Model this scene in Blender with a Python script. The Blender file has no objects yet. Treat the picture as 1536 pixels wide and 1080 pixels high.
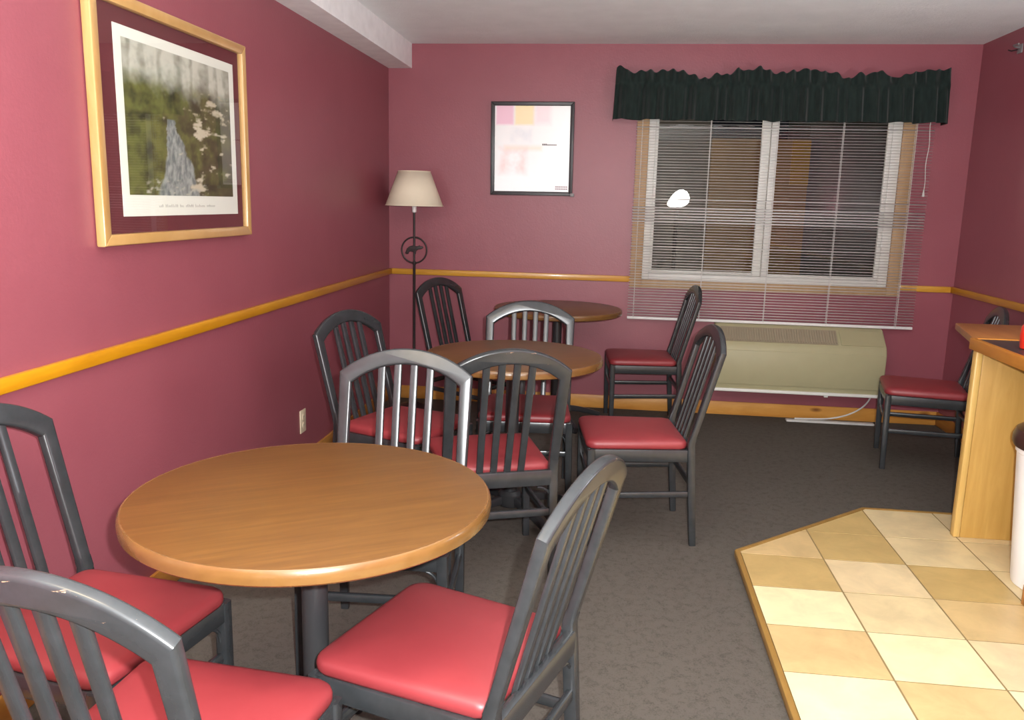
import bpy, bmesh, math, random
from mathutils import Vector, Matrix
random.seed(7)
S = bpy.context.scene
C = S.collection
PI = math.pi
D = 5.67          # back wall
W = 3.744         # right wall
ZC = 2.414        # ceiling
YR = -2.6         # wall behind the camera
RAIL = 0.905


# ---------------------------------------------------------------- helpers
def lin(r, g, b):
    f = lambda c: (c / 255 / 12.92) if c / 255 <= .04045 else ((c / 255 + .055) / 1.055) ** 2.4
    return (f(r), f(g), f(b), 1)


def obj(name, bm, mat, parent=None, smooth=True, autos=35):
    me = bpy.data.meshes.new(name)
    bmesh.ops.recalc_face_normals(bm, faces=bm.faces[:])
    bm.to_mesh(me)
    bm.free()
    o = bpy.data.objects.new(name, me)
    C.objects.link(o)
    if mat is not None:
        me.materials.append(mat)
    if smooth:
        me.polygons.foreach_set('use_smooth', [True] * len(me.polygons))
        try:
            me.set_sharp_from_angle(angle=math.radians(autos))
        except Exception:
            pass
    if parent is not None:
        o.parent = parent
    return o


def thing(name, label, cat, loc=(0, 0, 0), rz=0, group=None):
    o = bpy.data.objects.new(name, None)
    o.empty_display_size = .1
    C.objects.link(o)
    o.location = loc
    o.rotation_euler = (0, 0, rz)
    return tag(o, label, cat, group)


def tag(o, label, cat, group=None):
    o['label'] = label
    o['category'] = cat
    if group:
        o['group'] = group
    return o


def struct(name, bm, mat, **k):
    o = obj(name, bm, mat, **k)
    o['kind'] = 'structure'
    return o


def add_box(bm, x0, x1, y0, y1, z0, z1, bev=0, seg=2):
    vs = [bm.verts.new((x, y, z)) for x in (x0, x1) for y in (y0, y1) for z in (z0, z1)]
    fs = [bm.faces.new([vs[i] for i in q]) for q in
          ((0, 1, 3, 2), (4, 6, 7, 5), (0, 4, 5, 1), (2, 3, 7, 6), (0, 2, 6, 4), (1, 5, 7, 3))]
    if bev:
        es = list({e for f in fs for e in f.edges})
        bmesh.ops.bevel(bm, geom=es, offset=bev, segments=seg, affect='EDGES', profile=.5)
    return bm


def box(x0, x1, y0, y1, z0, z1, bev=0, seg=2):
    return add_box(bmesh.new(), min(x0, x1), max(x0, x1), min(y0, y1), max(y0, y1), min(z0, z1), max(z0, z1), bev, seg)


def add_prism(bm, pts, a, b, axis='z', bev=0, seg=2, M=None, skip=()):
    """polygon pts (2D) extruded from a to b along an axis"""
    def P(u, v, w):
        p = {'z': (u, v, w), 'y': (u, w, v), 'x': (w, u, v)}[axis]
        return M @ Vector(p) if M else p
    lo = [bm.verts.new(P(u, v, a)) for u, v in pts]
    hi = [bm.verts.new(P(u, v, b)) for u, v in pts]
    n = len(pts)
    fs = [bm.faces.new(lo), bm.faces.new(hi[::-1])]
    for i in range(n):
        fs.append(bm.faces.new((lo[i], hi[i], hi[(i + 1) % n], lo[(i + 1) % n])))
    if bev:
        bmesh.ops.recalc_face_normals(bm, faces=fs)
        es = []
        for L in (lo, hi):
            es += [bm.edges.get((L[i], L[(i + 1) % n])) for i in range(n) if i not in skip]
        bmesh.ops.bevel(bm, geom=es, offset=bev, segments=seg, affect='EDGES', profile=.5)
    return bm


def add_lathe(bm, prof, c=(0, 0), n=48, cap=True):
    """prof = list of (radius, z) from bottom to top"""
    rings = []
    for r, z in prof:
        if r < 1e-6:
            rings.append([bm.verts.new((c[0], c[1], z))])
        else:
            rings.append([bm.verts.new((c[0] + r * math.cos(2 * PI * i / n), c[1] + r * math.sin(2 * PI * i / n), z)) for i in range(n)])
    for A, B in zip(rings, rings[1:]):
        for i in range(n):
            j = (i + 1) % n
            if len(A) == 1 and len(B) == 1:
                continue
            if len(A) == 1:
                bm.faces.new((A[0], B[j], B[i]))
            elif len(B) == 1:
                bm.faces.new((A[i], A[j], B[0]))
            else:
                bm.faces.new((A[i], A[j], B[j], B[i]))
    if cap:
        if len(rings[0]) > 1:
            bm.faces.new(rings[0][::-1])
        if len(rings[-1]) > 1:
            bm.faces.new(rings[-1])
    return bm


def add_sweep(bm, pts, w, t, ref=(0, 1, 0), r=.006, closed=False, n=0):
    """rounded-rectangle section (w across, t along ref) swept along pts; n>0 makes it round with n sides"""
    pts = [Vector(p) for p in pts]
    N = len(pts)
    ws = w if isinstance(w, (list, tuple)) else [w] * N
    ts = t if isinstance(t, (list, tuple)) else [t] * N
    rings = []
    for i, p in enumerate(pts):
        a = pts[(i - 1) % N] if (closed or i > 0) else p
        b = pts[(i + 1) % N] if (closed or i < N - 1) else p
        d = (b - a).normalized()
        rv = Vector(ref)
        rv = (rv - d * rv.dot(d))
        if rv.length < 1e-4:
            rv = d.orthogonal()
        rv.normalize()
        sv = d.cross(rv).normalized()
        sec = []
        hw, ht = ws[i] / 2, ts[i] / 2
        if n:
            for k in range(n):
                an = 2 * PI * k / n
                sec.append((hw * math.cos(an), ht * math.sin(an)))
        else:
            rr = min(r, hw * .95, ht * .95)
            for cx, cy, a0 in ((hw - rr, ht - rr, 0), (-hw + rr, ht - rr, 90), (-hw + rr, -ht + rr, 180), (hw - rr, -ht + rr, 270)):
                for k in (0, 45, 90):
                    an = math.radians(a0 + k)
                    sec.append((cx + rr * math.cos(an), cy + rr * math.sin(an)))
        rings.append([bm.verts.new(p + sv * u + rv * v) for u, v in sec])
    m = len(rings[0])
    for i in range(N if closed else N - 1):
        A, B = rings[i], rings[(i + 1) % N]
        for k in range(m):
            bm.faces.new((A[k], A[(k + 1) % m], B[(k + 1) % m], B[k]))
    if not closed:
        bm.faces.new(rings[0][::-1])
        bm.faces.new(rings[-1])
    return bm


def sweep(*a, **k):
    return add_sweep(bmesh.new(), *a, **k)


# ---------------------------------------------------------------- materials
class NT:
    def __init__(s, name):
        s.m = bpy.data.materials.new(name)
        s.m.use_nodes = True
        s.t = s.m.node_tree
        s.b = s.t.nodes['Principled BSDF']
        s.out = s.t.nodes['Material Output']
        s.co = None

    def n(s, typ, **k):
        nd = s.t.nodes.new(typ)
        for a, v in k.items():
            if a.startswith('i_'):
                nd.inputs[a[2:].replace('_', ' ')].default_value = v
            else:
                setattr(nd, a, v)
        return nd

    def l(s, a, b):
        s.t.links.new(a, b)

    def coord(s, scale=(1, 1, 1), rot=(0, 0, 0), kind='Object'):
        tc = s.n('ShaderNodeTexCoord')
        mp = s.n('ShaderNodeMapping')
        mp.inputs['Scale'].default_value = scale
        src = tc.outputs[kind]
        if any(rot):
            m0 = s.n('ShaderNodeMapping')
            m0.inputs['Rotation'].default_value = rot
            s.l(src, m0.inputs[0])
            src = m0.outputs[0]
        s.l(src, mp.inputs[0])
        return mp.outputs[0]

    def noise(s, co, scale, detail=4, rough=.6, dist=0):
        nd = s.n('ShaderNodeTexNoise')
        nd.inputs['Scale'].default_value = scale
        nd.inputs['Detail'].default_value = detail
        nd.inputs['Roughness'].default_value = rough
        nd.inputs['Distortion'].default_value = dist
        s.l(co, nd.inputs['Vector'])
        return nd.outputs['Fac']

    def ramp(s, fac, stops):
        r = s.n('ShaderNodeValToRGB')
        e = r.color_ramp.elements
        while len(e) < len(stops):
            e.new(.5)
        for el, (p, c) in zip(e, stops):
            el.position = p
            el.color = c
        s.l(fac, r.inputs[0])
        return r.outputs[0]

    def bump(s, h, strength=.2, dist=.002):
        b = s.n('ShaderNodeBump')
        b.inputs['Strength'].default_value = strength
        b.inputs['Distance'].default_value = dist
        s.l(h, b.inputs['Height'])
        s.l(b.outputs[0], s.b.inputs['Normal'])

    def set(s, rough=.5, spec=.5, metal=0, col=None, coat=0):
        s.b.inputs['Roughness'].default_value = rough
        s.b.inputs['Specular IOR Level'].default_value = spec
        s.b.inputs['Metallic'].default_value = metal
        if coat:
            s.b.inputs['Coat Weight'].default_value = coat
            s.b.inputs['Coat Roughness'].default_value = .12
        if col is not None:
            s.b.inputs['Base Color'].default_value = col
        return s


def plain(name, col, rough=.5, spec=.5, metal=0, var=.06, scale=12, bump=0, bscale=200):
    t = NT(name).set(rough, spec, metal)
    co = t.coord()
    f = t.noise(co, scale)
    c0 = tuple(max(0, v * (1 - var)) for v in col[:3]) + (1,)
    c1 = tuple(min(1, v * (1 + var)) for v in col[:3]) + (1,)
    t.l(t.ramp(f, [(.3, c0), (.7, c1)]), t.b.inputs['Base Color'])
    if bump:
        t.bump(t.noise(co, bscale, 2), bump)
    return t.m


def wood(name, c0, c1, stretch, rough=.4, spec=.5, rot=(0, 0, 0), scale=14, knots=False, coat=0):
    t = NT(name).set(rough, spec, coat=coat)
    co = t.coord(stretch, rot)
    f = t.noise(co, scale, 5, .65, .4)
    c = t.ramp(f, [(.33, c0), (.55, tuple((a + b) / 2 for a, b in zip(c0, c1))), (.72, c1)])
    if knots:
        v = t.n('ShaderNodeTexVoronoi')
        v.inputs['Scale'].default_value = 1
        mp = t.coord((3.2, 1, 8))
        t.l(mp, v.inputs['Vector'])
        k = t.ramp(v.outputs['Distance'], [(.05, (1, 1, 1, 1)), (.16, (0, 0, 0, 1))])
        mx = t.n('ShaderNodeMixRGB')
        mx.inputs[2].default_value = lin(110, 55, 18)
        t.l(k, mx.inputs[0])
        t.l(c, mx.inputs[1])
        c = mx.outputs[0]
    t.l(c, t.b.inputs['Base Color'])
    return t.m


def wallpaint(name):
    t = NT(name).set(.42, .5)
    co = t.coord()
    f = t.noise(co, 3, 3)
    t.l(t.ramp(f, [(.3, (.272, .070, .090, 1)), (.7, (.296, .079, .100, 1))]), t.b.inputs['Base Color'])
    t.bump(t.noise(co, 90, 3), .18, .004)
    return t.m


M = {}
M['wall'] = wallpaint('burgundy_paint')
t = NT('textured_ceiling').set(.9, .2)
co = t.coord()
t.l(t.ramp(t.noise(co, 5, 4), [(.3, (.84, .85, .85, 1)), (.7, (.90, .91, .91, 1))]), t.b.inputs['Base Color'])
t.bump(t.noise(co, 70, 4, .7), .9, .008)
M['ceiling'] = t.m
M['beam'] = plain('beam_paint', (.88, .88, .88), .8, .3, bump=.1)

t = NT('grey_brown_carpet').set(.95, .1)
co = t.coord()
a = t.noise(co, 160, 3, .8)
b2 = t.noise(co, 34, 4, .7, .6)
mx = t.n('ShaderNodeMath', operation='ADD')
t.l(a, mx.inputs[0]); t.l(b2, mx.inputs[1])
mx.use_clamp = False
t.l(t.ramp(mx.outputs[0], [(.55, (.052, .044, .038, 1)), (.95, (.098, .085, .071, 1)), (1, (.110, .096, .081, 1))]), t.b.inputs['Base Color'])
mx2 = t.n('ShaderNodeMath', operation='MULTIPLY'); mx2.inputs[1].default_value = .5
t.l(mx.outputs[0], mx2.inputs[0])
t.t.nodes.remove(mx2)
t.bump(a, .6, .004)
M['carpet'] = t.m

M['rail'] = wood('oak_rail', lin(190, 128, 12), lin(220, 158, 24), (1, .12, 1), .35, .5, coat=.3)
M['rail_x'] = wood('oak_rail_across', lin(186, 132, 40), lin(214, 160, 58), (.12, 1, 1), .35, .5, coat=.3)
M['pine'] = wood('knotty_pine', lin(196, 132, 55), lin(222, 164, 84), (.15, 1, 1), .4, .5, knots=True)
M['pine_y'] = wood('pine_side', lin(186, 122, 50), lin(212, 154, 76), (1, .15, 1), .4, .5)
M['laminate'] = wood('brown_woodgrain_laminate', lin(88, 57, 22), lin(108, 73, 31), (.16, 2.4, 1), .36, .5, rot=(0, 0, -.55), scale=30)
M['laminate_edge'] = wood('oak_edging', lin(104, 72, 36), lin(122, 87, 45), (1, 1, 2), .26, .6, scale=8, coat=.35)
M['table_metal'] = plain('black_table_metal', (.03, .03, .032), .35, .5, bump=.1)
M['oak_panel'] = wood('honey_oak_panel', lin(176, 136, 66), lin(198, 158, 86), (1.2, 1, .1), .42, .5, scale=18)
M['oak_light'] = wood('pale_oak_strip', lin(200, 162, 90), lin(220, 186, 116), (1.2, 1, .1), .4, .5, scale=14)
M['oak_edge'] = wood('oak_counter_edge', lin(186, 116, 28), lin(214, 146, 52), (1, .12, 1), .35, .5)
M['oak_leaf'] = wood('oak_counter_end', lin(150, 96, 48), lin(178, 120, 66), (1, .12, 1), .35, .5)
M['dark_top'] = plain('dark_laminate', (.035, .032, .033), .4, .5, var=.3, scale=60)
M['vinyl'] = NT('red_vinyl').set(.36, .5).m
t = NT('red_vinyl_seat').set(.45, .6)
co = t.coord()
t.l(t.ramp(t.noise(co, 6, 3), [(.3, (.245, .029, .034, 1)), (.7, (.275, .035, .040, 1))]), t.b.inputs['Base Color'])
t.bump(t.noise(co, 420, 2), .06, .001)
M['vinyl'] = t.m


def paint(name, chips=None):
    t = NT(name).set(.27, .6)
    co = t.coord()
    c = t.ramp(t.noise(co, 22, 4), [(.3, (.024, .027, .029, 1)), (.7, (.034, .037, .040, 1))])
    if chips:
        mp = t.coord(chips['stretch'])
        f = t.noise(mp, chips['scale'], 5, .75, .8)
        m0 = t.ramp(f, [(chips['lo'], (0, 0, 0, 1)), (chips['lo'] + .03, (1, 1, 1, 1))])
        sx = t.n('ShaderNodeSeparateXYZ')
        tc = t.n('ShaderNodeTexCoord')
        t.l(tc.outputs['Object'], sx.inputs[0])
        zr = t.n('ShaderNodeMapRange')
        zr.inputs['From Min'].default_value = chips['x'][0]
        zr.inputs['From Max'].default_value = chips['x'][1]
        t.l(sx.outputs['X'], zr.inputs['Value'])
        pp = t.n('ShaderNodeMath', operation='PINGPONG'); pp.inputs[1].default_value = .5
        t.l(zr.outputs[0], pp.inputs[0])
        gt = t.n('ShaderNodeMath', operation='GREATER_THAN'); gt.inputs[1].default_value = .01
        t.l(pp.outputs[0], gt.inputs[0])
        z2 = t.n('ShaderNodeMath', operation='GREATER_THAN'); z2.inputs[1].default_value = chips['z']
        t.l(sx.outputs['Z'], z2.inputs[0])
        m1 = t.n('ShaderNodeMath', operation='MULTIPLY')
        m2 = t.n('ShaderNodeMath', operation='MULTIPLY')
        t.l(m0, m1.inputs[0]); t.l(gt.outputs[0], m1.inputs[1])
        t.l(m1.outputs[0], m2.inputs[0]); t.l(z2.outputs[0], m2.inputs[1])
        mx = t.n('ShaderNodeMixRGB')
        mx.inputs[2].default_value = lin(205, 165, 130)
        t.l(m2.outputs[0], mx.inputs[0]); t.l(c, mx.inputs[1])
        c = mx.outputs[0]
    t.l(c, t.b.inputs['Base Color'])
    t.bump(t.noise(co, 60, 2), .05, .001)
    return t.m


M['paint'] = paint('charcoal_chair_paint')
M['paint_chip'] = paint('chipped_charcoal_paint', dict(stretch=(.35, 1, 1.6), scale=34, lo=.66, x=(-.20, .20), z=.845))
M['gold'] = wood('gilt_wood_frame', lin(176, 136, 78), lin(200, 160, 104), (1, .2, .2), .3, .6, coat=.5)
M['mat_board'] = plain('burgundy_mat', lin(104, 48, 54), .7, .3)
M['paper'] = plain('white_paper', (.88, .87, .80), .7, .2, var=.01)
M['black_frame'] = plain('black_frame_wood', (.022, .016, .018), .4, .5)
M['vinyl_white'] = plain('white_window_vinyl', (.74, .73, .68), .4, .5, var=.02)
M['casing'] = wood('tan_casing', lin(176, 142, 102), lin(192, 160, 120), (1, 1, .2), .5, .4)
M['slat'] = plain('white_blind_slat', (.74, .72, .70), .45, .4, var=.02)
M['cord_white'] = plain('white_cord', (.62, .60, .57), .6, .3)
M['heater'] = plain('beige_heater_enamel', lin(166, 159, 124), .5, .4, var=.02)
M['heater_grille'] = plain('grey_beige_grille', lin(150, 138, 116), .6, .3, var=.02)
M['lampshade'] = plain('cream_lampshade', lin(226, 214, 190), .85, .2, var=.03, bump=.1, bscale=300)
M['iron'] = plain('dark_bronze_iron', (.028, .018, .018), .5, .4)
M['socket'] = plain('white_socket', (.85, .80, .76), .3, .6)
M['outlet'] = plain('ivory_plastic', lin(226, 206, 178), .4, .4)
M['dark_slot'] = plain('dark_slot', (.02, .015, .015), .6, .2)
M['bin'] = plain('white_bin_plastic', (.93, .93, .92), .4, .5, var=.01)
M['lid'] = plain('dark_brown_lid', (.05, .022, .018), .3, .5)
M['red_plastic'] = plain('red_plastic', (.70, .03, .015), .35, .5)
M['brown_box'] = wood('brown_block_wood', lin(160, 108, 56), lin(186, 132, 74), (1, 1, .15), .5, .4)
M['steel'] = plain('grey_bracket_steel', (.22, .20, .20), .4, .5)

# valance cloth
t = NT('dark_green_cloth').set(.85, .25)
co = t.coord((1, 1, .25))
t.l(t.ramp(t.noise(co, 50, 4), [(.3, (.006, .013, .011, 1)), (.7, (.015, .027, .023, 1))]), t.b.inputs['Base Color'])
t.b.inputs['Sheen Weight'].default_value = .12
M['cloth'] = t.m

# glass: clear with a mirror reflection that follows the viewing angle
t = NT('clear_glass')
tr = t.n('ShaderNodeBsdfTransparent'); tr.inputs[0].default_value = (.96, .97, .96, 1)
gl = t.n('ShaderNodeBsdfGlossy'); gl.inputs['Roughness'].default_value = .01
fr0 = t.n('ShaderNodeFresnel'); fr0.inputs[0].default_value = 1.5
ge = t.n('ShaderNodeNewGeometry')
iv = t.n('ShaderNodeMath', operation='SUBTRACT'); iv.inputs[0].default_value = 1
t.l(ge.outputs['Backfacing'], iv.inputs[1])
fr = t.n('ShaderNodeMath', operation='MULTIPLY')      # mirror only where light enters the pane
t.l(fr0.outputs[0], fr.inputs[0]); t.l(iv.outputs[0], fr.inputs[1])
mx = t.n('ShaderNodeMixShader')
t.l(fr.outputs[0], mx.inputs[0]); t.l(tr.outputs[0], mx.inputs[1]); t.l(gl.outputs[0], mx.inputs[2])
t.l(mx.outputs[0], t.out.inputs[0])
M['glass'] = t.m


def emit(name, col, strength):
    t = NT(name)
    e = t.n('ShaderNodeEmission')
    e.inputs[0].default_value = col
    e.inputs[1].default_value = strength
    t.l(e.outputs[0], t.out.inputs[0])
    return t.m


def vcol(name, rough=.6, spec=.3):
    t = NT(name).set(rough, spec)
    a = t.n('ShaderNodeVertexColor')
    a.layer_name = 'ink'
    t.l(a.outputs[0], t.b.inputs['Base Color'])
    return t.m


# tiles: grout grid and per-tile tone
M['grout'] = plain('tan_grout', lin(140, 120, 84), .9, .1, var=.1)
TONES = {'t': lin(208, 178, 126), 'd': lin(194, 164, 106), 'c': lin(230, 217, 172), 'p': lin(224, 200, 156), 'b': lin(220, 198, 152)}


def tilemat(k):
    t = NT('glazed_tile_' + {'t': 'tan', 'd': 'ochre', 'c': 'cream', 'p': 'peach', 'b': 'beige'}[k]).set(.38, .5)
    c = TONES[k]
    co = t.coord()
    f = t.noise(co, 7, 5, .65, .5)
    t.l(t.ramp(f, [(.32, tuple(v * .86 for v in c[:3]) + (1,)), (.66, tuple(min(1, v * 1.08) for v in c[:3]) + (1,))]), t.b.inputs['Base Color'])
    t.bump(t.noise(co, 40, 2), .05, .002)
    return t.m


# ---------------------------------------------------------------- room shell
struct('floor', box(-.05, W + .05, YR - .05, D + .05, -.06, 0), M['carpet'])
struct('ceiling', box(-.1, W + .1, YR - .1, D + .16, ZC, ZC + .08), M['ceiling'])
struct('wall_left', box(-.12, 0, YR - .12, D + .16, 0, ZC), M['wall'])
struct('wall_right', box(W, W + .12, YR - .12, D + .16, 0, ZC), M['wall'])
M['cream_wall'] = plain('cream_rear_wall', (.75, .72, .66), .7, .3)
struct('wall_rear', box(0, W, YR - .12, YR, 0, ZC), M['cream_wall'])
# back wall with the window opening
WX0, WX1, WZ0, WZ1 = 1.745, 3.325, .905, 2.09
bm = bmesh.new()
add_box(bm, 0, WX0, D, D + .16, 0, ZC)
add_box(bm, WX1, W, D, D + .16, 0, ZC)
add_box(bm, WX0, WX1, D, D + .16, 0, WZ0)
add_box(bm, WX0, WX1, D, D + .16, WZ1, ZC)
struct('wall_back', bm, M['wall'])
struct('beam_left', box(0, .160, YR, D, 2.258, ZC), M['beam'], smooth=False)


def rail_y(name, x0, x1, y0, y1, z0, z1, mat):
    return struct(name, box(x0, x1, y0, y1, z0, z1, .005), mat)


rail_y('trim_1', 0, .02, YR, D, RAIL - .021, RAIL + .021, M['rail'])
rail_y('trim_2', .02, WX0 - .075, D - .018, D, RAIL - .02, RAIL + .02, M['rail_x'])
rail_y('trim_3', WX1 + .085, W - .02, D - .018, D, RAIL - .02, RAIL + .02, M['rail_x'])
rail_y('trim_4', W - .02, W, YR, D, RAIL - .021, RAIL + .021, M['rail'])
rail_y('baseboard_left', 0, .014, YR, D, 0, .092, M['pine_y'])
rail_y('baseboard_back', .014, W - .014, D - .014, D, 0, .092, M['pine'])
rail_y('baseboard_right', W - .014, W, YR, D, 0, .092, M['pine_y'])

# ---------------------------------------------------------------- window
win = bpy.data.objects.new('window_1', None)
C.objects.link(win)
win.location = (0, 0, 0)
win['kind'] = 'structure'
fr_w = .045
bm = bmesh.new()
for a in ((WX0, WX0 + fr_w, WZ0, WZ1), (WX1 - fr_w - .012, WX1, WZ0, WZ1), (WX0 + fr_w, WX1 - fr_w - .012, WZ0, WZ0 + fr_w), (WX0 + fr_w, WX1 - fr_w - .012, WZ1 - fr_w, WZ1)):
    add_box(bm, a[0], a[1], D - .004, D + .09, a[2], a[3], .004)
obj('window_frame', bm, M['vinyl_white'], win)
mid = 2.525
bm = bmesh.new()
yl = D + .028
for a in ((WX0 + fr_w, WX0 + fr_w + .02, WZ0 + fr_w, WZ1 - fr_w), (mid - .055, mid, WZ0 + fr_w, WZ1 - fr_w),
          (WX0 + fr_w + .02, mid - .055, WZ0 + fr_w, WZ0 + fr_w + .02), (WX0 + fr_w + .02, mid - .055, WZ1 - fr_w - .02, WZ1 - fr_w)):
    add_box(bm, a[0], a[1], yl, yl + .03, a[2], a[3], .003)
obj('window_sash', bm, M['vinyl_white'], win)
bm = bmesh.new()
yr_ = D + .001
for a in ((mid, mid + .045, WZ0 + fr_w, WZ1 - fr_w), (WX1 - fr_w - .04, WX1 - fr_w - .012, WZ0 + fr_w, WZ1 - fr_w),
          (mid + .045, WX1 - fr_w - .04, WZ0 + fr_w, WZ0 + fr_w + .018), (mid + .045, WX1 - fr_w - .04, WZ1 - fr_w - .02, WZ1 - fr_w)):
    add_box(bm, a[0], a[1], yr_, yr_ + .026, a[2], a[3], .003)
obj('window_sash', bm, M['vinyl_white'], win)
obj('window_pane', box(WX0 + fr_w + .01, mid - .03, yl + .013, yl + .017, WZ0 + fr_w + .01, WZ1 - fr_w - .01), M['glass'], win, smooth=False)
obj('window_pane', box(mid + .02, WX1 - fr_w - .03, yr_ + .012, yr_ + .016, WZ0 + fr_w + .008, WZ1 - fr_w - .01), M['glass'], win, smooth=False)
obj('latch', box(WX0 + fr_w + .002, WX0 + fr_w + .016, yl - .016, yl, 1.455, 1.52, .003), M['socket'], win)
bm = bmesh.new()
cs = .078
for a in ((WX0 - cs, WX0, WZ0 - cs + .02, WZ1 + cs), (WX1, WX1 + cs + .004, WZ0 - cs + .02, WZ1 + cs), (WX0, WX1, WZ0 - cs + .02, WZ0), (WX0, WX1, WZ1, WZ1 + cs)):
    add_box(bm, a[0], a[1], D - .016, D, a[2], a[3], .003)
obj('window_casing', bm, M['casing'], win)

# ---------------------------------------------------------------- made-up scenery outside, for the blurred tones in the panes
M['asphalt'] = plain('night_asphalt', (.05, .05, .05), .9, .2)
M['tan_siding'] = plain('tan_siding', lin(176, 140, 96), .8, .2, var=.12, scale=4)
M['yellow_panel'] = plain('yellow_paint', lin(200, 150, 40), .6, .3)
M['grey_siding'] = plain('grey_siding', (.20, .19, .18), .8, .2, var=.12, scale=4)
M['bush'] = plain('bush_leaves', (.03, .04, .022), .8, .2, var=.4, scale=30)
struct('exterior_ground', box(-3, 9, D + .2, 14, -.42, -.32), M['asphalt'])
e = bpy.data.objects.new('standin_building', None); C.objects.link(e); e.location = (3.4, 11.0, -.32)  # invented building for the tan and grey tones in the panes
tag(e, 'made-up tan building with a yellow panel, for the blurred tones in the window', 'building')
obj('tan_wall', box(-.68, .52, 0, 1.5, 0, 2.56), M['tan_siding'], e)
obj('grey_wall', box(.52, 3.6, .1, 1.5, 0, 3.9), M['grey_siding'], e)
obj('grey_wall', box(-3.4, -.68, .1, 1.5, 0, 3.9), M['grey_siding'], e)
obj('yellow_panel', box(.30, .52, -.03, 0, 2.0, 2.55), M['yellow_panel'], e)
e = thing('glare_globe', 'made-up glowing globe on a post, standing in for the white glare in the left window sash', 'lamp', (2.13, 8.2, -.32))
bm = add_lathe(bmesh.new(), [(0, -.125), (.02, -.115), (.05, -.07), (.073, -.02), (.080, .025), (.068, .065), (.035, .09), (0, .096)], n=24)
bmesh.ops.transform(bm, matrix=Matrix.Translation((.02, 0, 1.78)) @ Matrix.Rotation(math.radians(62), 4, 'Y'), verts=bm.verts)
obj('globe', bm, emit('glare_glow', (1, .97, .92, 1), 9), e)  # added glow standing in for the white glare in the pane
obj('post', add_lathe(bmesh.new(), [(.06, 0), (.06, .03), (.022, .05), (.022, 1.71)], n=12), M['iron'], e)


def bush(x, y, s, label):
    bm = bmesh.new()
    for k in range(420):
        th, ph = random.uniform(0, 2 * PI), math.acos(random.uniform(-.2, 1))
        r = s * random.uniform(.55, 1)
        c = Vector((r * math.sin(ph) * math.cos(th), r * math.sin(ph) * math.sin(th), .25 * s + r * math.cos(ph)))
        u = Vector((random.gauss(0, 1), random.gauss(0, 1), random.gauss(0, 1))).normalized()
        v = u.orthogonal().normalized()
        q = .07
        bm.faces.new([bm.verts.new(c + u * q), bm.verts.new(c + v * q * .5), bm.verts.new(c - u * q), bm.verts.new(c - v * q * .5)])
    o = obj('shrub', bm, M['bush'])
    o.location = (x, y, -.32)
    tag(o, label, 'shrub')


bush(1.75, 7.2, .75, 'dark leafy shrub outside under the left window sash')
bush(3.9, 7.9, .8, 'dark leafy shrub outside behind the right window sash')

# ---------------------------------------------------------------- blind
bl = thing('mini_blind', 'long white see-through mini blind hanging over the window and past its sill', 'blind', (2.575, D - .055, 0))
BX0, BX1 = -.915, .922
obj('headrail', box(BX0, BX1, -.02, .02, 2.10, 2.135, .003), M['slat'], bl)
bm = bmesh.new()
z = .675
zs = []
while z < 2.095:
    zs.append(z)
    z += .0182
tilt_special = lambda z: (1.28 < z < 1.385) or abs(z - 1.445) < .0092 or abs(z - 1.134) < .0092 or abs(z - 1.90) < .0092
for z in zs:
    a = math.radians(20 if tilt_special(z) and z > 1.43 else 14 if abs(z - 1.134) < .0092 else (24 if tilt_special(z) else random.uniform(3, 5.5)))
    prev = None
    sag = random.uniform(-.0007, .0007)
    for k in range(5):
        u = -1 + k / 2
        yy = .0115 * u
        zz = .0016 * (1 - u * u)
        p = (yy * math.cos(a) - zz * math.sin(a), yy * math.sin(a) + zz * math.cos(a))
        A = bm.verts.new((BX0, p[0], z + p[1] + sag)); B = bm.verts.new((BX1, p[0], z + p[1] - sag))
        if prev:
            bm.faces.new((prev[0], prev[1], B, A))
        prev = (A, B)
so = obj('slats', bm, M['slat'], bl)
sd = so.modifiers.new('thick', 'SOLIDIFY'); sd.thickness = .0006
obj('bottom_rail', box(BX0, BX1, -.013, .013, .642, .660, .003), M['slat'], bl)
for xx in (1.70, 2.135, 2.553, 2.955, 3.39):
    bm = bmesh.new()
    for yy in (-.0135, .0135):
        add_sweep(bm, [(xx - 2.575, yy, .645), (xx - 2.575, yy, 2.11)], .0032, .0012, ref=(0, 1, 0), r=.0004)
    obj('ladder_tape', bm, M['cord_white'], bl)
bm = bmesh.new()
pts = [(3.462 - 2.575 + .004 * math.sin(k * .8), -.028, 2.10 - k * .03) for k in range(20)]
add_sweep(bm, pts, .005, .005, n=6)
pc = obj('pull_cord', bm, M['cord_white'], bl)
obj('tassel', add_lathe(bmesh.new(), [(.002, 1.535), (.003, 1.53), (.008, 1.50), (.009, 1.49), (0, 1.488)][::-1], c=(pts[-1][0], -.028), n=12), M['cord_white'], pc)

# ---------------------------------------------------------------- valance
va = thing('valance', 'dark green gathered valance with a ruffled top edge above the window', 'valance', (2.515, D, 0))
obj('curtain_rod', sweep([(-.97, -.02, 2.155), (-.97, -.088, 2.155), (.995, -.088, 2.155), (.995, -.02, 2.155)], .012, .012, ref=(0, 0, 1), n=8), M['vinyl_white'], va)
bm = bmesh.new()
NU, NV = 560, 28
rng = random.Random(3)
ph = [rng.uniform(0, 6.28) for _ in range(12)]


def wav(u, k):
    return (math.sin(u * 176 + ph[0] + 2.6 * math.sin(u * 9 + ph[1])) * .55 + .40 * math.sin(u * 104 + ph[2] + 1.9 * math.sin(u * 14 + ph[3])) + .28 * math.sin(u * 262 + k + ph[4]))


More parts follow.
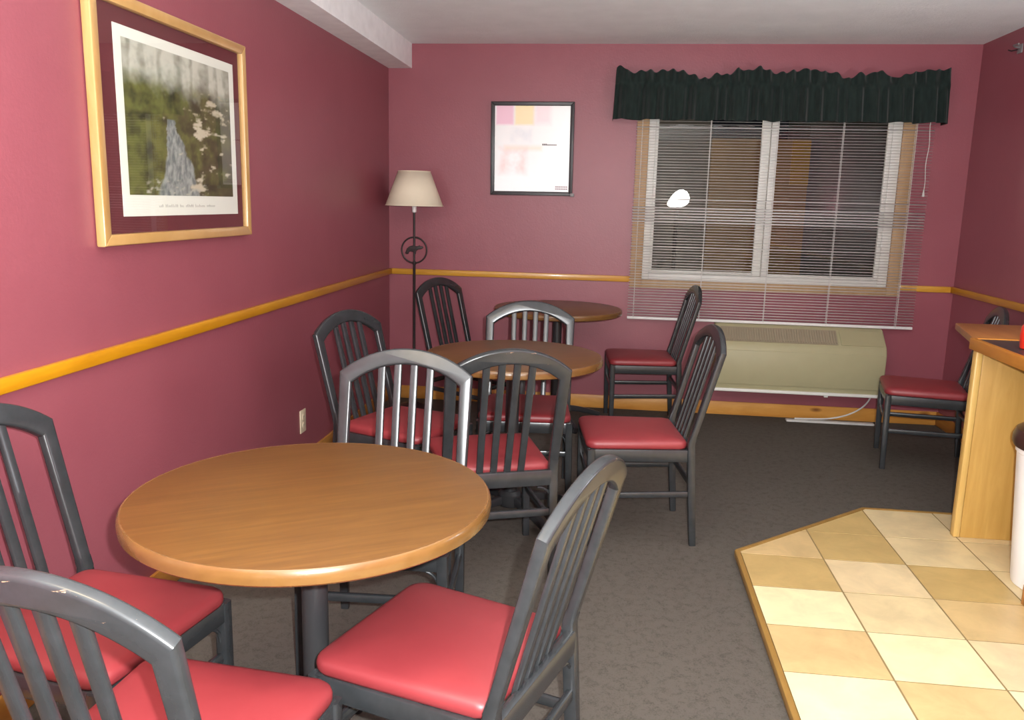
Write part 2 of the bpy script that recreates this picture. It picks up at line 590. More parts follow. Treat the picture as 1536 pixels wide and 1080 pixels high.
rows = []
for j in range(NV + 1):
    v = j / NV          # 0 bottom, 1 top of ruffle
    row = []
    for i in range(NU + 1):
        u = i / NU
        ztop = 2.226 + .014 * math.sin(u * 13 + 1.2) + .016 * math.sin(u * 31 + 2 + math.sin(u * 9)) + .010 * math.sin(u * 71 + 2 * math.sin(u * 17)) + .006 * math.sin(u * 190)
        zb = 1.932
        zz = zb + (ztop - zb) * v
        pocket = max(0, 1 - abs(zz - 2.155) / .035)
        amp = (.021 if zz < 2.15 else .026) * (1 - .75 * pocket) * (1 + .35 * (1 - v))
        x = -1.0 + 2.02 * u
        flare = .012 * (1 - v)
        x *= 1 + (.012 * (1 - v) - .004)
        y = -.128 - flare + amp * wav(u, v * 1.4 if zz < 2.15 else 2.0 + v * 3)
        z = zz + .004 * math.sin(u * 60 + ph[5]) * (1 - v)
        row.append(bm.verts.new((x, y, z)))
    rows.append(row)
for a, b in zip(rows, rows[1:]):
    for i in range(NU):
        bm.faces.new((a[i], a[i + 1], b[i + 1], b[i]))
# returns to the wall
for side in (0, NU):
    prev = None
    for j in range(NV + 1):
        vtx = rows[j][side]
        w_ = bm.verts.new((vtx.co.x + (.004 if side else -.004), -.004, vtx.co.z))
        if prev:
            bm.faces.new((prev[0], prev[1], w_, vtx))
        prev = (vtx, w_)
cl = obj('cloth', bm, M['cloth'], va, autos=80)
sd = cl.modifiers.new('thick', 'SOLIDIFY'); sd.thickness = .0015

# ---------------------------------------------------------------- heater under the window
he = thing('wall_heater', 'beige heater unit mounted low on the wall under the window', 'heater', (2.245, D, 0))
HL = 1.065
prof = [(0, .215), (-.195, .215), (-.212, .222), (-.215, .235), (-.222, .25), (-.224, .49), (-.216, .515), (-.203, .538), (-.10, .622), (-.085, .634), (-.06, .64), (0, .64)]
bm = bmesh.new()
add_prism(bm, prof, 0, HL, axis='x', bev=.010, seg=3)
obj('cabinet', bm, M['heater'], he)


def slopebox(x0, x1, s0, s1, mat, name, h=.004, slots=0):
    p0, p1 = Vector((-.203, .538)), Vector((-.10, .622))
    d = (p1 - p0).normalized(); nn = Vector((-d.y, d.x))
    if nn.y < 0:
        nn = -nn
    bm = bmesh.new()
    a, b = p0 + (p1 - p0) * s0, p0 + (p1 - p0) * s1
    q = [a - nn * .004, b - nn * .004, b + nn * h, a + nn * h]
    add_prism(bm, [(v.x, v.y) for v in q], x0, x1, axis='x')
    for k in range(slots):
        xx = x0 + (k + .5) * (x1 - x0) / slots
        c0, c1 = a + d * .008, b - d * .008
        q = [c0 + nn * h, c1 + nn * h, c1 + nn * (h + .004), c0 + nn * (h + .004)]
        add_prism(bm, [(v.x, v.y) for v in q], xx - .004, xx + .004, axis='x')
    return obj(name, bm, mat, he)


slopebox(.03, .765, .04, .98, M['heater_grille'], 'grille', slots=46)
slopebox(.785, HL - .02, .04, .98, M['heater'], 'control_door')
obj('front_panel', box(.008, HL - .008, -.2285, -.220, .262, .488, .003), M['heater'], he)
obj('bottom_lip', box(0, HL, -.232, -.20, .212, .232, .004), M['vinyl_white'], he)
obj('foot_screw', box(.70, .725, -.225, -.205, .200, .214, .002), M['vinyl_white'], he)

# power cord from the heater and the strip on the floor
pts = []
for k in range(25):
    f = k / 24
    a = f * PI / 2
    pts.append((3.285 - .34 * (1 - math.cos(a)) * 1.0, D - .07 - .02 * f, .022 + (.215 - .022) * (1 - math.sin(a))))
pts = [(3.287, D - .07, .2135)] + pts + [(2.86, D - .10, .021), (2.80, D - .105, .0215)]
tag(obj('power_cord', sweep(pts, .011, .011, n=8), M['cord_white']), 'white cord curving from the heater down to the floor strip', 'cord')
tag(obj('cord_cover', box(2.745, 3.31, D - .125, D - .075, 0, .014, .005), M['cord_white']), 'flat white cord cover strip on the carpet below the heater', 'cord cover')

# ---------------------------------------------------------------- left picture
pf = thing('framed_print', 'large gold-framed forest stream print with burgundy mat on the left wall', 'picture', (0, 2.865, 1.615))
PW, PH, FB = .515, .378, .036      # half width (along y), half height, border


def frame_yz(hw, hh, b, x0, x1, mat, name, parent, bev=.006):
    bm = bmesh.new()
    o = [(-hw, -hh), (hw, -hh), (hw, hh), (-hw, hh)]
    n_ = [(-hw + b, -hh + b), (hw - b, -hh + b), (hw - b, hh - b), (-hw + b, hh - b)]
    for i in range(4):
        j = (i + 1) % 4
        add_prism(bm, [o[i], o[j], n_[j], n_[i]], x0, x1, axis='x', bev=bev)
    return obj(name, bm, mat, parent)


frame_yz(PW, PH, FB, .002, .034, M['gold'], 'frame', pf)
obj('mat_board', box(.004, .012, -PW + .02, PW - .02, -PH + .02, PH - .02), M['mat_board'], pf, smooth=False)
obj('print_paper', box(.012, .0145, -.379, .427, -.290, .292), M['paper'], pf, smooth=False)


def ink_grid(name, nx, ny, place, colf, mat, parent):
    bm = bmesh.new()
    lay = bm.loops.layers.float_color.new('ink')
    vs = [[bm.verts.new(place(i / nx, j / ny)) for i in range(nx + 1)] for j in range(ny + 1)]
    for j in range(ny):
        for i in range(nx):
            f = bm.faces.new((vs[j][i], vs[j][i + 1], vs[j + 1][i + 1], vs[j + 1][i]))
            for lp, (a, b) in zip(f.loops, ((i, j), (i + 1, j), (i + 1, j + 1), (i, j + 1))):
                lp[lay] = colf(a / nx, b / ny)
    me = bpy.data.meshes.new(name)
    bm.to_mesh(me); bm.free()
    o = bpy.data.objects.new(name, me); C.objects.link(o)
    me.materials.append(mat); o.parent = parent
    return o


from mathutils import noise as mnoise


def nz(x, y, s, o=0):
    return mnoise.fractal(Vector((x * s + o, y * s - o, o)), .8, 2.0, 4)


def mixc(a, b, t):
    t = max(0, min(1, t))
    return tuple(p + (q - p) * t for p, q in zip(a, b))


def stream_art(u, v):
    dark, olive, brown = lin(62, 60, 42), lin(112, 112, 62), lin(92, 82, 62)
    c = mixc(dark, olive, .55 + .9 * nz(u, v, 9, 3) + .35 * (.45 - u))
    c = mixc(c, brown, .9 * (u - .45) + .5 * nz(u, v, 7, 9))
    # misty wood at the top with trunks
    sky = max(0, (v - .66 + .10 * nz(u, v, 5, 1)) / .22)
    tr = .5 + .5 * math.sin(u * 46 + 3 * nz(u, v * .2, 5, 5))
    mist = mixc(lin(206, 204, 192), lin(112, 112, 96), .75 * max(0, tr - .35) + .35 * nz(u, v, 14, 2))
    c = mixc(c, mist, sky)
    # stream widening towards the bottom
    cx = .40 + .02 * math.sin(v * 9); hw = .035 + .34 * max(0, .50 - v) + .025 * nz(u, v, 12, 4)
    if v < .54:
        s = 1 - abs(u - cx - .06 * (.5 - v)) / hw
        water = mixc(lin(112, 120, 120), lin(168, 170, 166), .5 + 1.1 * nz(u * 2.2, v * .9, 16, 6))
        c = mixc(c, water, s * 7)
    # pale boughs on the right
    d = nz(u * .7, v * 1.5, 6, 12) - 1.3 * abs(v - .38) - 1.3 * abs(u - .78)
    c = mixc(c, lin(206, 194, 172), (d + .03) * 6)
    c = mixc(c, lin(188, 176, 150), (nz(u * .7, v * 2, 12, 20) - 2.5 * abs(v - .63) - 1.2 * abs(u - .8) - .05) * 3)
    # foam at the foot
    if v < .12:
        c = mixc(c, lin(186, 182, 170), (nz(u * 1.3, v * 3, 12, 17) - .22) * 2.2 * (abs(u - .42) < .3))
    return tuple(c[:3]) + (1,)


M['art'] = vcol('printed_landscape')
Y0, Y1, Z0, Z1 = -.342, .387, -.222, .258
ink_grid('landscape_image', 150, 100, lambda u, v: (.0152, Y0 + (Y1 - Y0) * u, Z0 + (Z1 - Z0) * v), stream_art, M['art'], pf)
# the faint caption line: small, too blurred to read
bm = bmesh.new()
yy = -.17
rng = random.Random(11)
for wlen in (3, 9, 3, 6, 8, 7):
    for k in range(wlen):
        h = rng.choice((.006, .006, .010))
        add_box(bm, .0146, .0150, yy, yy + .0035, -.262, -.262 + h)
        if rng.random() < .5:
            add_box(bm, .0146, .0150, yy, yy + .007, -.258, -.2565)
        yy += .0095
    yy += .012
M['caption'] = plain('faint_caption_ink', (.50, .48, .44), .8, .2)
obj('caption', bm, M['caption'], pf, smooth=False)
obj('glazing', box(.0185, .0205, -PW + FB - .004, PW - FB + .004, -PH + FB - .004, PH - FB + .004), M['glass'], pf, smooth=False)

# ---------------------------------------------------------------- poster on the back wall
po = thing('framed_poster', 'black-framed white poster with pink and yellow blocks on the back wall', 'poster', (.981, D - .009, 1.746))
po.rotation_euler = (math.radians(1.6), math.radians(-.3), 0)
hw, hh, b = .276, .302, .026
bm = bmesh.new()
o_ = [(-hw, -hh), (hw, -hh), (hw, hh), (-hw, hh)]
n_ = [(-hw + b, -hh + b), (hw - b, -hh + b), (hw - b, hh - b), (-hw + b, hh - b)]
for i in range(4):
    j = (i + 1) % 4
    add_prism(bm, [o_[i], o_[j], n_[j], n_[i]], -.024, -.002, axis='y', bev=.004)
obj('frame', bm, M['black_frame'], po)


def poster_art(u, v):
    wht = (.93, .93, .92)
    c = wht
    sm = lambda a, b, x: max(0, min(1, (x - a) / (b - a)))
    rect = lambda x0, x1, y0, y1, f=.015: min(sm(x0 - f, x0 + f, u), 1 - sm(x1 - f, x1 + f, u), sm(y0 - f, y0 + f, v), 1 - sm(y1 - f, y1 + f, v))
    pink, yel, pale = lin(240, 186, 208), lin(250, 228, 172), lin(248, 220, 226)
    c = mixc(c, pink, rect(.02, .25, .78, 1.02) * .95)
    c = mixc(c, yel, rect(.27, .52, .78, 1.02))
    c = mixc(c, pale, rect(.53, .74, .79, 1.02, .04) * .8)
    c = mixc(c, lin(232, 234, 238), rect(.22, .50, .58, .74, .03) * (.5 + .8 * nz(u, v, 8, 2)))
    c = mixc(c, lin(250, 222, 196), rect(.14, .62, .49, .53, .03) * .8)
    c = mixc(c, lin(244, 205, 200), rect(.08, .42, .22, .50, .05) * (.55 + .7 * nz(u, v, 6, 8)))
    return tuple(c[:3]) + (1,)


M['poster'] = vcol('glossy_poster_print', .25, 1.0)
pw, phh = hw - b + .002, hh - b + .002
obj('backing', box(-pw, pw, -.010, -.003, -phh, phh), M['paper'], po, smooth=False)
ink_grid('printed_sheet', 80, 88, lambda u, v: (-pw + 2 * pw * u, -.0108, -phh + 2 * phh * v), poster_art, M['poster'], po)
M['ink'] = plain('grey_poster_ink', lin(96, 92, 94), .6, .3)
M['ink2'] = plain('pale_poster_ink', lin(176, 158, 166), .6, .3)
bm = bmesh.new()
xx = .068
for k in range(9):
    h = .011 if k in (0, 1, 2) else .007
    add_box(bm, xx, xx + .0085, -.0114, -.0108, .024, .024 + h)
    xx += .0108
obj('caption', bm, M['ink'], po, smooth=False)
bm = bmesh.new()
for r in range(2):
    for k in range(7):
        add_box(bm, .160 + k * .012, .170 + k * .012, -.0114, -.0108, -.262 + r * .014, -.253 + r * .014)
obj('caption', bm, M['ink2'], po, smooth=False)
bm = bmesh.new()
add_box(bm, hw - .014, hw + .012, -.030, -.004, -hh - .004, -hh + .018, .002)
obj('corner_clip', bm, M['steel'], po)

# ---------------------------------------------------------------- outlet
ou = thing('wall_outlet', 'ivory double power outlet low on the left wall', 'outlet', (0, 3.975, .266))
obj('cover_plate', box(0, .006, -.038, .038, -.060, .060, .003), M['outlet'], ou)
for s in (-1, 1):
    bm = bmesh.new()
    add_lathe(bm, [(.0165, 0), (.0165, .002), (.014, .003)], n=20)
    bmesh.ops.transform(bm, matrix=Matrix.Translation((.006, 0, s * .022)) @ Matrix.Rotation(PI / 2, 4, 'Y'), verts=bm.verts)
    so_ = obj('socket', bm, M['outlet'], ou)
    bm = bmesh.new()
    for q in (-.006, .006):
        add_box(bm, .0088, .0094, q - .001, q + .001, s * .022 - .002, s * .022 + .006)
    obj('slot', bm, M['dark_slot'], so_, smooth=False)

# ---------------------------------------------------------------- bracket high on the right wall
br = thing('wall_bracket', 'small grey metal bracket high on the dark right wall', 'bracket', (W, 5.16, 2.30))
obj('plate', box(-.006, 0, -.03, .03, -.025, .025, .003), M['steel'], br)
obj('arm', sweep([(-.001, 0, .006), (-.035, -.01, .008), (-.055, -.04, .010), (-.055, -.10, .008)], .010, .010, n=10), M['steel'], br)
obj('hook', sweep([(-.004, .02, .0), (-.025, .05, -.004), (-.03, .08, .006)], .007, .007, n=8), M['iron'], br)

# ---------------------------------------------------------------- floor lamp
LX, LY = .250, 5.37
fl = thing('floor_lamp', 'dark iron floor lamp with a cream shade in the corner', 'lamp', (LX, LY, 0))
obj('base', add_lathe(bmesh.new(), [(.13, 0), (.132, .008), (.125, .02), (.05, .034), (.02, .05), (.012, .07)], n=36), M['iron'], fl)
obj('pole', add_lathe(bmesh.new(), [(.009, .05), (.009, .975), (.014, .985), (.014, .995), (.007, 1.0), (.007, 1.315), (.011, 1.32)], n=14), M['iron'], fl)
bm = bmesh.new()
add_sweep(bm, [(.084 * math.cos(2 * PI * k / 40), 0, 1.072 + .084 * math.sin(2 * PI * k / 40)) for k in range(40)], .011, .011, ref=(0, 1, 0), closed=True, n=8)
rg = obj('ornament_ring', bm, M['iron'], fl)
bear = [(-.060, -.020), (-.050, -.028), (-.040, -.026), (-.036, -.012), (-.020, -.008), (-.006, -.012), (-.002, -.026), (.010, -.026), (.012, -.006), (.026, .004), (.040, .006), (.056, .012),
        (.060, .020), (.052, .027), (.040, .026), (.034, .032), (.026, .027), (.010, .026), (-.010, .030), (-.032, .024), (-.048, .010)]
bm = bmesh.new()
add_prism(bm, [(x, 1.072 + z) for x, z in bear], -.009, .009, axis='y', bev=.003)
obj('animal_silhouette', bm, M['iron'], rg)
obj('socket', add_lathe(bmesh.new(), [(.011, 1.315), (.015, 1.32), (.015, 1.37), (.020, 1.38), (.020, 1.42)], n=16), M['socket'], fl)
bm = bmesh.new()
add_lathe(bm, [(.1875, 1.358), (.104, 1.578)], n=56, cap=False)
sh = obj('lamp_shade', bm, M['lampshade'], fl)
sd = sh.modifiers.new('thick', 'SOLIDIFY'); sd.thickness = .003; sd.offset = -1
for r, z in ((.1868, 1.3595), (.1035, 1.5765)):
    obj('shade_trim', sweep([(r * math.cos(2 * PI * k / 56), r * math.sin(2 * PI * k / 56), z) for k in range(56)], .006, .006, ref=(0, 0, 1), closed=True, n=6), M['lampshade'], sh)
bm = bmesh.new()
for k in range(3):
    a = 2 * PI * k / 3
    add_sweep(bm, [(0, 0, 1.56), (.101 * math.cos(a), .101 * math.sin(a), 1.572)], .004, .004, n=6)
add_sweep(bm, [(0, 0, 1.40), (0, 0, 1.575)], .006, .006, n=8)
obj('harp', bm, M['iron'], fl)


# ---------------------------------------------------------------- tables
def make_table(name, label, loc, R, legrot, bar=False):
    t = thing(name, label, 'table', (loc[0], loc[1], 0), 0, 'round woodgrain pedestal tables')
    zt = .745
    bm = bmesh.new()
    add_lathe(bm, [(R - .004, zt - .030), (R - .004, zt - .001), (R - .0075, zt)], n=96)
    obj('tabletop', bm, M['laminate'], t)
    bm = bmesh.new()
    prof = [(R - .006, zt - .033), (R - .002, zt - .033), (R + .002, zt - .029), (R + .003, zt - .016), (R + .001, zt - .005), (R - .003, zt - .0003), (R - .006, zt - .0003)]
    add_lathe(bm, prof + [prof[0]], n=96, cap=False)
    obj('edge_band', bm, M['laminate_edge'], t)
    obj('mounting_plate', box(-.13, .13, -.13, .13, zt - .038, zt - .030, .002), M['table_metal'], t)
    bm = bmesh.new()
    add_lathe(bm, [(.030, .10), (.030, zt - .038)], n=28)
    obj('column', bm, M['table_metal'], t)
    bm = bmesh.new()
    add_lathe(bm, [(.048, .055), (.055, .07), (.055, .11), (.040, .125)], n=28)
    obj('collar', bm, M['table_metal'], t)
    for k in range(4):
        a = legrot + k * PI / 2
        pts = []
        ws = []
        for q in range(9):
            f = q / 8
            r = .03 + f * (R * .80 - .03)
            z = .085 - .062 * f ** 1.8
            pts.append((r * math.cos(a), r * math.sin(a), z))
            ws.append(.040 - .010 * f)
        bm = bmesh.new()
        add_sweep(bm, pts, .030, ws, ref=(0, 0, 1), r=.006)
        add_lathe(bm, [(.015, 0), (.017, .004), (.017, .016)], c=(pts[-1][0] - .016 * math.cos(a), pts[-1][1] - .016 * math.sin(a)), n=12)
        obj('base_leg', bm, M['table_metal'], t)
    return t


make_table('round_table', 'round woodgrain pedestal table nearest the camera, below the large print', (.903, 1.712), .400, 0)
make_table('round_table', 'middle round pedestal table behind the nearest round table', (1.138, 3.540), .388, -.873)
make_table('round_table', 'farthest round pedestal table, against the back wall below the poster', (1.215, 5.245), .405, .5)

# ---------------------------------------------------------------- chairs
TA = math.atan(.27)


def back(x, h, d=0):
    """point on the leaning back plane: x across, h along the lean from seat height, d forward"""
    return (x, -.206 - h * math.sin(TA) + d * math.cos(TA), .44 + h * math.cos(TA) + d * math.sin(TA))


MB = Matrix(((1, 0, 0, 0), (0, math.cos(TA), -math.sin(TA), -.206), (0, math.sin(TA), math.cos(TA), .44), (0, 0, 0, 1)))
# local (x, d, h) -> chair space
HS = .396          # shoulder
HT = .482          # crest top
XS = .226


def make_chair():
    t = thing('dining_chair', 'x', 'chair')
    P = M['paint']
    # cushion: rounded trapezoid with a domed top
    bm = bmesh.new()
    out = []
    rad = .045
    cor = [(.213, .222, rad), (-.213, .222, rad), (-.196, -.196, .03), (.196, -.196, .03)]
    n_arc = 7
    for i, (cx, cy, r) in enumerate(cor):
        a0 = (0, 90, 180, 270)[i]
        ccx, ccy = cx - math.copysign(r, cx), cy - math.copysign(r, cy)
        for k in range(n_arc):
            an = math.radians(a0 + 90 * k / (n_arc - 1))
            out.append((ccx + r * math.cos(an), ccy + r * math.sin(an)))
    rings = []
    for s, z in ((.93, .414), (.985, .415), (1.0, .422), (1.003, .432), (.992, .441), (.965, .447), (.90, .452), (.75, .457), (.5, .461), (.25, .463)):
        rings.append([bm.verts.new((x * s, .012 + (y - .012) * s, z)) for x, y in out])
    top = bm.verts.new((0, .012, .4635))
    m = len(out)
    for A, B in zip(rings, rings[1:]):
        for k in range(m):
            bm.faces.new((A[k], A[(k + 1) % m], B[(k + 1) % m], B[k]))
    for k in range(m):
        bm.faces.new((rings[-1][k], rings[-1][(k + 1) % m], top))
    bm.faces.new(rings[0][::-1])
    obj('seat', bm, M['vinyl'], t, autos=60)
    # apron under the cushion
    bm = bmesh.new()
    z = .388
    add_sweep(bm, [(-.196, .205, z), (.196, .205, z)], .052, .022, ref=(0, 1, 0), r=.005)
    for s in (-1, 1):
        add_sweep(bm, [(s * .203, .205, z), (s * .196, -.215, z)], .052, .022, ref=(1, 0, 0), r=.005)
    add_sweep(bm, [(-.19, -.214, .398), (.19, -.214, .398)], .060, .024, ref=(0, 1, 0), r=.006)
    obj('seat_frame', bm, P, t)
    # legs
    for s in (-1, 1):
        obj('leg', sweep([(s * .205, .203, .412), (s * .208, .201, .25), (s * .214, .197, 0)], [.032, .032, .028], [.032, .032, .028], ref=(0, 1, 0), r=.006), P, t)
        obj('leg', sweep([back(s * .2, .03), back(s * .2, .005), (s * .2, -.209, .40), (s * .2, -.212, .36), (s * .2, -.222, .20), (s * .2, -.238, 0)],
                         [.034, .034, .034, .034, .032, .028], [.028, .03, .032, .033, .032, .028], ref=(0, 1, 0), r=.006), P, t)
    # back posts
    th = .013
    for s in (-1, 1):
        bm = bmesh.new()
        ln = [(s * .2175, -.012), (s * .2175, .02), (s * XS, HS), (s * (XS - .043), HS - .036), (s * .1825, .02), (s * .1825, -.012)]
        add_prism(bm, ln, -th, th, axis='y', bev=.007, seg=3, M=MB, skip=(2,))
        obj('back_post', bm, P, t)
    # crest rail
    sag = HT - HS
    Ro = (XS * XS + sag * sag) / (2 * sag)
    ao = math.asin(XS / Ro)
    outer = [(Ro * math.sin(a), HT - Ro + Ro * math.cos(a)) for a in [ao - 2 * ao * k / 24 for k in range(25)]]
    xi, hi, hm = XS - .043, HS - .036, HT - .055
    sg = hm - hi
    Ri = (xi * xi + sg * sg) / (2 * sg)
    ai = math.asin(xi / Ri)
    inner = [(Ri * math.sin(a), hm - Ri + Ri * math.cos(a)) for a in [-ai + 2 * ai * k / 24 for k in range(25)]]
    bm = bmesh.new()
    add_prism(bm, outer + inner, -th, th, axis='y', bev=.007, seg=3, M=MB, skip=(24, 49))
    obj('crest_rail', bm, P, t)
    # four slats
    for x in (-.0825, -.0275, .0275, .0825):
        ht = hm - Ri + math.sqrt(Ri * Ri - x * x) + .012
        obj('back_slat', sweep([back(x * .94, -.025), back(x * .96, .10), back(x, ht)], .026, .014, ref=(0, math.cos(TA), math.sin(TA)), r=.004), P, t)
    # stretchers
    for s in (-1, 1):
        obj('stretcher', sweep([(s * .209, .198, .215), (s * .2, -.220, .225)], .026, .018, ref=(1, 0, 0), r=.006), P, t)
    obj('stretcher', sweep([(-.2, -.219, .265), (.2, -.219, .265)], .030, .018, ref=(0, 1, 0), r=.006), P, t)
    obj('stretcher', sweep([(-.209, .199, .265), (.209, .199, .265)], .026, .018, ref=(0, 1, 0), r=.006), P, t)
    # curved corner braces below the apron
    for sx in (-1, 1):
        for yy, sy in ((.200, 1), (-.216, -1)):
            pts = [(sx * (.195 - .055 * (1 - math.cos(a))), yy, .307 + .055 * math.sin(a)) for a in [PI / 2 * k / 6 for k in range(7)]]
            obj('corner_brace', sweep(pts, .010, .010, ref=(0, 1, 0), n=8), P, t)
    return t


CH = [  # x, y, heading, label
    (.811, 1.267, -.090, 'charcoal slat-back chair at lower left with chipped crest, its back to the camera', True),
    (.396, 1.637, -1.739, 'charcoal chair tight against the left wall under the large print', False),
    (1.229, 1.667, 1.246, 'charcoal chair on the right side of the nearest table, back to the aisle', True),
    (.893, 2.360, 3.193, 'silvery-lit chair behind the nearest table, facing the camera', False),
    (.672, 3.456, -1.945, 'dark chair by the left wall at the middle table, past the outlet', False),
    (1.102, 3.078, .365, 'charcoal chair with its back to the camera pulled up to the middle table', True),
    (1.166, 3.860, 3.209, 'silvery-lit chair behind the middle table, facing the camera', False),
    (1.670, 3.516, 1.705, 'charcoal chair on the aisle side of the middle table, bright red seat', False),
    (.708, 5.140, -2.057, 'dark chair beside the floor lamp at the farthest table', False),
    (1.760, 5.335, 1.66, 'dark chair below the window, right of the farthest table', False),
    (3.313, 4.776, 1.355, 'dark chair half hidden behind the oak counter panel, beside the heater', False),
]
proto = make_chair()
kids = list(proto.children)
chairs = [proto]
for i in range(1, len(CH)):
    r = proto.copy()
    C.objects.link(r)
    for k in kids:
        q = k.copy()
        C.objects.link(q)
        q.parent = r
    chairs.append(r)
for o, (x, y, a, lab, chip) in zip(chairs, CH):
    o.location = (x, y, 0)
    o.rotation_euler = (0, 0, a)
    tag(o, lab, 'chair', 'charcoal slat-back chairs with red seats')
    if chip:
        for k in o.children:
            if k.name.startswith('crest_rail'):
                k.material_slots[0].link = 'OBJECT'
                k.material_slots[0].material = M['paint_chip']
                k['label'] = 'crest rail with paint chipped off its edge'

# ---------------------------------------------------------------- tiled platform
PZ = .030
plat = [(2.117, 3.250), (2.770, 3.845), (W - .016, 3.845), (W - .016, YR + .02), (2.117, YR + .02)]
bm = bmesh.new()
add_prism(bm, plat, 0, PZ - .0015, axis='z')
struct('floor_platform', bm, M['grout'], smooth=False)
gx = [2.117, 2.437, 2.752, 3.066, 3.381, 3.696, 4.011]
gy = [3.845, 3.515, 3.232, 2.943, 2.655, 2.366]
while gy[-1] > YR + .3:
    gy.append(gy[-1] - .289)
cols = {0: 'ttdctctbcdt', 1: 'ddpbctdctbc', 2: 'bbdtpcbcdct', 3: 'bbbptbdctbc', 4: 'tbdcptbcdtb', 5: 'cbdtpcbtdcb'}
tone_bm = {k: bmesh.new() for k in TONES}
g = .0034


def clip(poly, a, b):
    """keep the side to the right of a->b"""
    res = []
    for i in range(len(poly)):
        p, q = poly[i], poly[(i + 1) % len(poly)]
        s = lambda r: (b[0] - a[0]) * (r[1] - a[1]) - (b[1] - a[1]) * (r[0] - a[0])
        sp, sq = s(p), s(q)
        if sp <= 0:
            res.append(p)
        if (sp < 0 < sq) or (sq < 0 < sp):
            f = sp / (sp - sq)
            res.append((p[0] + (q[0] - p[0]) * f, p[1] + (q[1] - p[1]) * f))
    return res


for ci in range(6):
    for ri in range(len(gy) - 1):
        x0, x1 = gx[ci] + (g if ci else 0), min(gx[ci + 1] - g, W - .018)
        y1, y0 = gy[ri] - (g if ri else .001), max(gy[ri + 1] + g, YR + .02)
        poly = [(x0, y0), (x1, y0), (x1, y1), (x0, y1)]
        poly = clip(poly, plat[0], plat[1])
        if len(poly) < 3:
            continue
        s_ = cols[ci]
        k = s_[ri] if ri < len(s_) else random.choice('tdcpb')
        b_ = tone_bm[k]
        add_prism(b_, poly, PZ - .0016, PZ, axis='z')
for k, b_ in tone_bm.items():
    o = struct('floor_tile', b_, tilemat(k), smooth=False)
bm = bmesh.new()
pts = [(2.105, YR + .02, .0165), (2.105, 3.256, .0165), (2.765, 3.858, .0165), (W - .016, 3.858, .0165)]
for a, b in zip(pts, pts[1:]):
    add_sweep(bm, [a, b], .033, .022, ref=Vector((b[1] - a[1], -(b[0] - a[0]), 0)), r=.006)
M['platform_trim'] = wood('platform_trim_wood', lin(138, 104, 50), lin(160, 124, 64), (1, .15, 1), .4, .5)
struct('trim_5', bm, M['platform_trim'])

# ---------------------------------------------------------------- counter
CT = .885
co_ = thing('serving_counter', 'oak service counter with a dark top beside the right wall', 'counter', (3.06, 3.60, 0))
cx, cy = 3.06, 3.60


def cbox(name, x0, x1, y0, y1, z0, z1, mat, bev=.003):
    return obj(name, box(x0 - cx, x1 - cx, y0 - cy, y1 - cy, z0, z1, bev), mat, co_)


cbox('worktop', 3.066, W - .022, 1.4, 3.607, CT - .035, CT, M['dark_top'])
eb = bmesh.new()
add_box(eb, 3.040 - cx, 3.066 - cx, 1.4 - cy, 3.622 - cy, CT - .045, CT + .003, .005)
add_box(eb, 3.066 - cx, W - .022 - cx, 3.607 - cy, 3.622 - cy, CT - .045, CT + .003, .003)
obj('edge_band', eb, M['oak_edge'], co_)
cbox('support_panel', 3.078, W - .016, 3.565, 3.600, PZ, CT - .036, M['oak_panel'])
cbox('support_panel', 3.078, W - .016, 1.42, 1.46, PZ, CT - .036, M['oak_panel'])
cbox('edge_strip', 3.050, 3.0775, 3.562, 3.602, PZ, CT - .046, M['oak_light'], .006)
bm = bmesh.new()
add_prism(bm, [(x - cx, y - cy) for x, y in ((3.062, 3.623), (3.185, 4.15), (W - .022, 4.15), (W - .022, 3.623))], CT - .036, CT - .004, axis='z', bev=.005)
obj('end_leaf', bm, M['oak_leaf'], co_)

# things on and beside the counter
rc = thing('red_container', 'small red container on the dark counter top at the right edge', 'container', (3.172, 3.38, CT))
obj('body', add_lathe(bmesh.new(), [(.036, 0), (.042, .004), (.046, .05), (.044, .085), (.036, .1)], n=28), M['red_plastic'], rc)
obj('cap', add_lathe(bmesh.new(), [(.030, .1), (.030, .122), (.026, .128)], n=24), M['red_plastic'], rc)

bn = thing('trash_bin', 'white waste bin with a dark brown lid standing before the oak counter panel', 'bin', (3.238, 3.118, PZ))
bm = bmesh.new()
add_lathe(bm, [(.132, 0), (.138, .004), (.142, .03), (.176, .505), (.181, .51), (.181, .525), (.168, .527)], n=48)
obj('body', bm, M['bin'], bn)
bm = bmesh.new()
add_lathe(bm, [(.176, .5275), (.190, .530), (.196, .545), (.196, .565), (.186, .592), (.155, .612), (.09, .622), (0, .625)], n=48)
ld = obj('lid', bm, M['lid'], bn)
obj('lid_flap', box(-.09, .09, -.06, .06, .615, .630, .004), M['lid'], ld)

wb = thing('wooden_block', 'low brown wooden crate on the tiles before the white bin', 'crate', (3.10, 2.925, PZ))
bm = bmesh.new()
for z0, z1 in ((0, .075), (.085, .155)):
    add_box(bm, -.047, .30, -.05, -.04, z0, z1, .002)
    add_box(bm, -.047, .30, .022, .032, z0, z1, .002)
    add_box(bm, -.047, -.037, -.04, .022, z0, z1, .002)
    add_box(bm, .29, .30, -.04, .022, z0, z1, .002)
obj('side_board', bm, M['brown_box'], wb)
obj('bottom_board', box(-.037, .29, -.04, .022, .004, .012), M['brown_box'], wb)

# ---------------------------------------------------------------- light
def light(name, typ, loc, energy, col, **k):
    d = bpy.data.lights.new(name, typ)
    d.energy = energy
    d.color = col
    for a, v in k.items():
        setattr(d, a, v)
    o = bpy.data.objects.new(name, d)
    C.objects.link(o)
    o.location = loc
    return o


CAM = (1.5515, 0.0, 1.4)
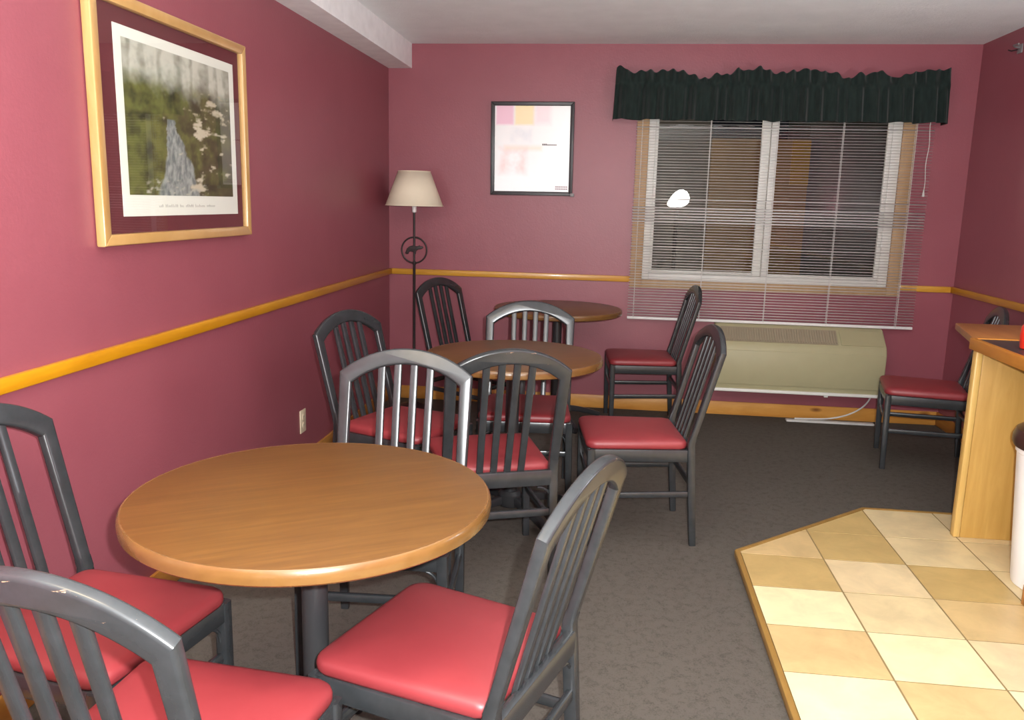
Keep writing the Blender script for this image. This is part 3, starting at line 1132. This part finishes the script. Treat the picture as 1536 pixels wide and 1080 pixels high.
# the camera's own flash, just above and to the right of the lens
light('flash_lamp', 'POINT', (CAM[0] + .06, -.005, CAM[2] + .05), 385, (.96, .99, 1), shadow_soft_size=.012)
# unseen fills added to brighten the ceiling: serving side, left wall, behind the camera
for loc, en, nrm, col in (((3.5, 2.5, 1.25), 56, (-.32, -.10, 1), (.80, .95, 1)), ((.25, .9, 1.25), 34, (.28, .22, 1), (.84, .95, 1)), ((1.9, -2.0, 1.2), 24, (0, .35, 1), (.80, .95, 1))):
    a = light('ceiling_fill', 'AREA', loc, en, col, shape='RECTANGLE', size=.4, size_y=.25)
    a.rotation_euler = (-Vector(nrm)).to_track_quat('Z', 'Y').to_euler()
# a small warm ceiling fixture near the camera
light('ceiling_fixture', 'AREA', (.75, .75, ZC - .02), 17, (1, .80, .50), shape='RECTANGLE', size=.6, size_y=.3)
# unseen light added for the made-up building outside
light('outside_fill', 'POINT', (1.2, 8.6, 2.6), 60, (1, .85, .65), shadow_soft_size=.1)

w = bpy.data.worlds.new('night')
S.world = w
w.use_nodes = True
w.node_tree.nodes['Background'].inputs[0].default_value = (.05, .05, .06, 1)
w.node_tree.nodes['Background'].inputs[1].default_value = .12

# ---------------------------------------------------------------- camera
yaw, pitch, roll = .1182, .1887, .0236
cy_, sy_, cp, sp = math.cos(yaw), math.sin(yaw), math.cos(pitch), math.sin(pitch)
f = Vector((-sy_ * cp, cy_ * cp, -sp))
r = Vector((cy_, sy_, 0))
u = r.cross(f)
r2 = r * math.cos(roll) + u * math.sin(roll)
u2 = -r * math.sin(roll) + u * math.cos(roll)
cd = bpy.data.cameras.new('camera')
cam = bpy.data.objects.new('camera', cd)
C.objects.link(cam)
Mx = Matrix((r2, u2, -f)).transposed().to_4x4()
Mx.translation = Vector(CAM)
cam.matrix_world = Mx
cd.sensor_fit = 'HORIZONTAL'
cd.sensor_width = 36
cd.lens = 36 * 1244.07 / 1536
cd.clip_start = .02
S.camera = cam
vs = S.view_settings
vs.view_transform = 'Standard'
vs.look = 'None'
vs.exposure = 0
vs.gamma = 1
vs.use_curve_mapping = False
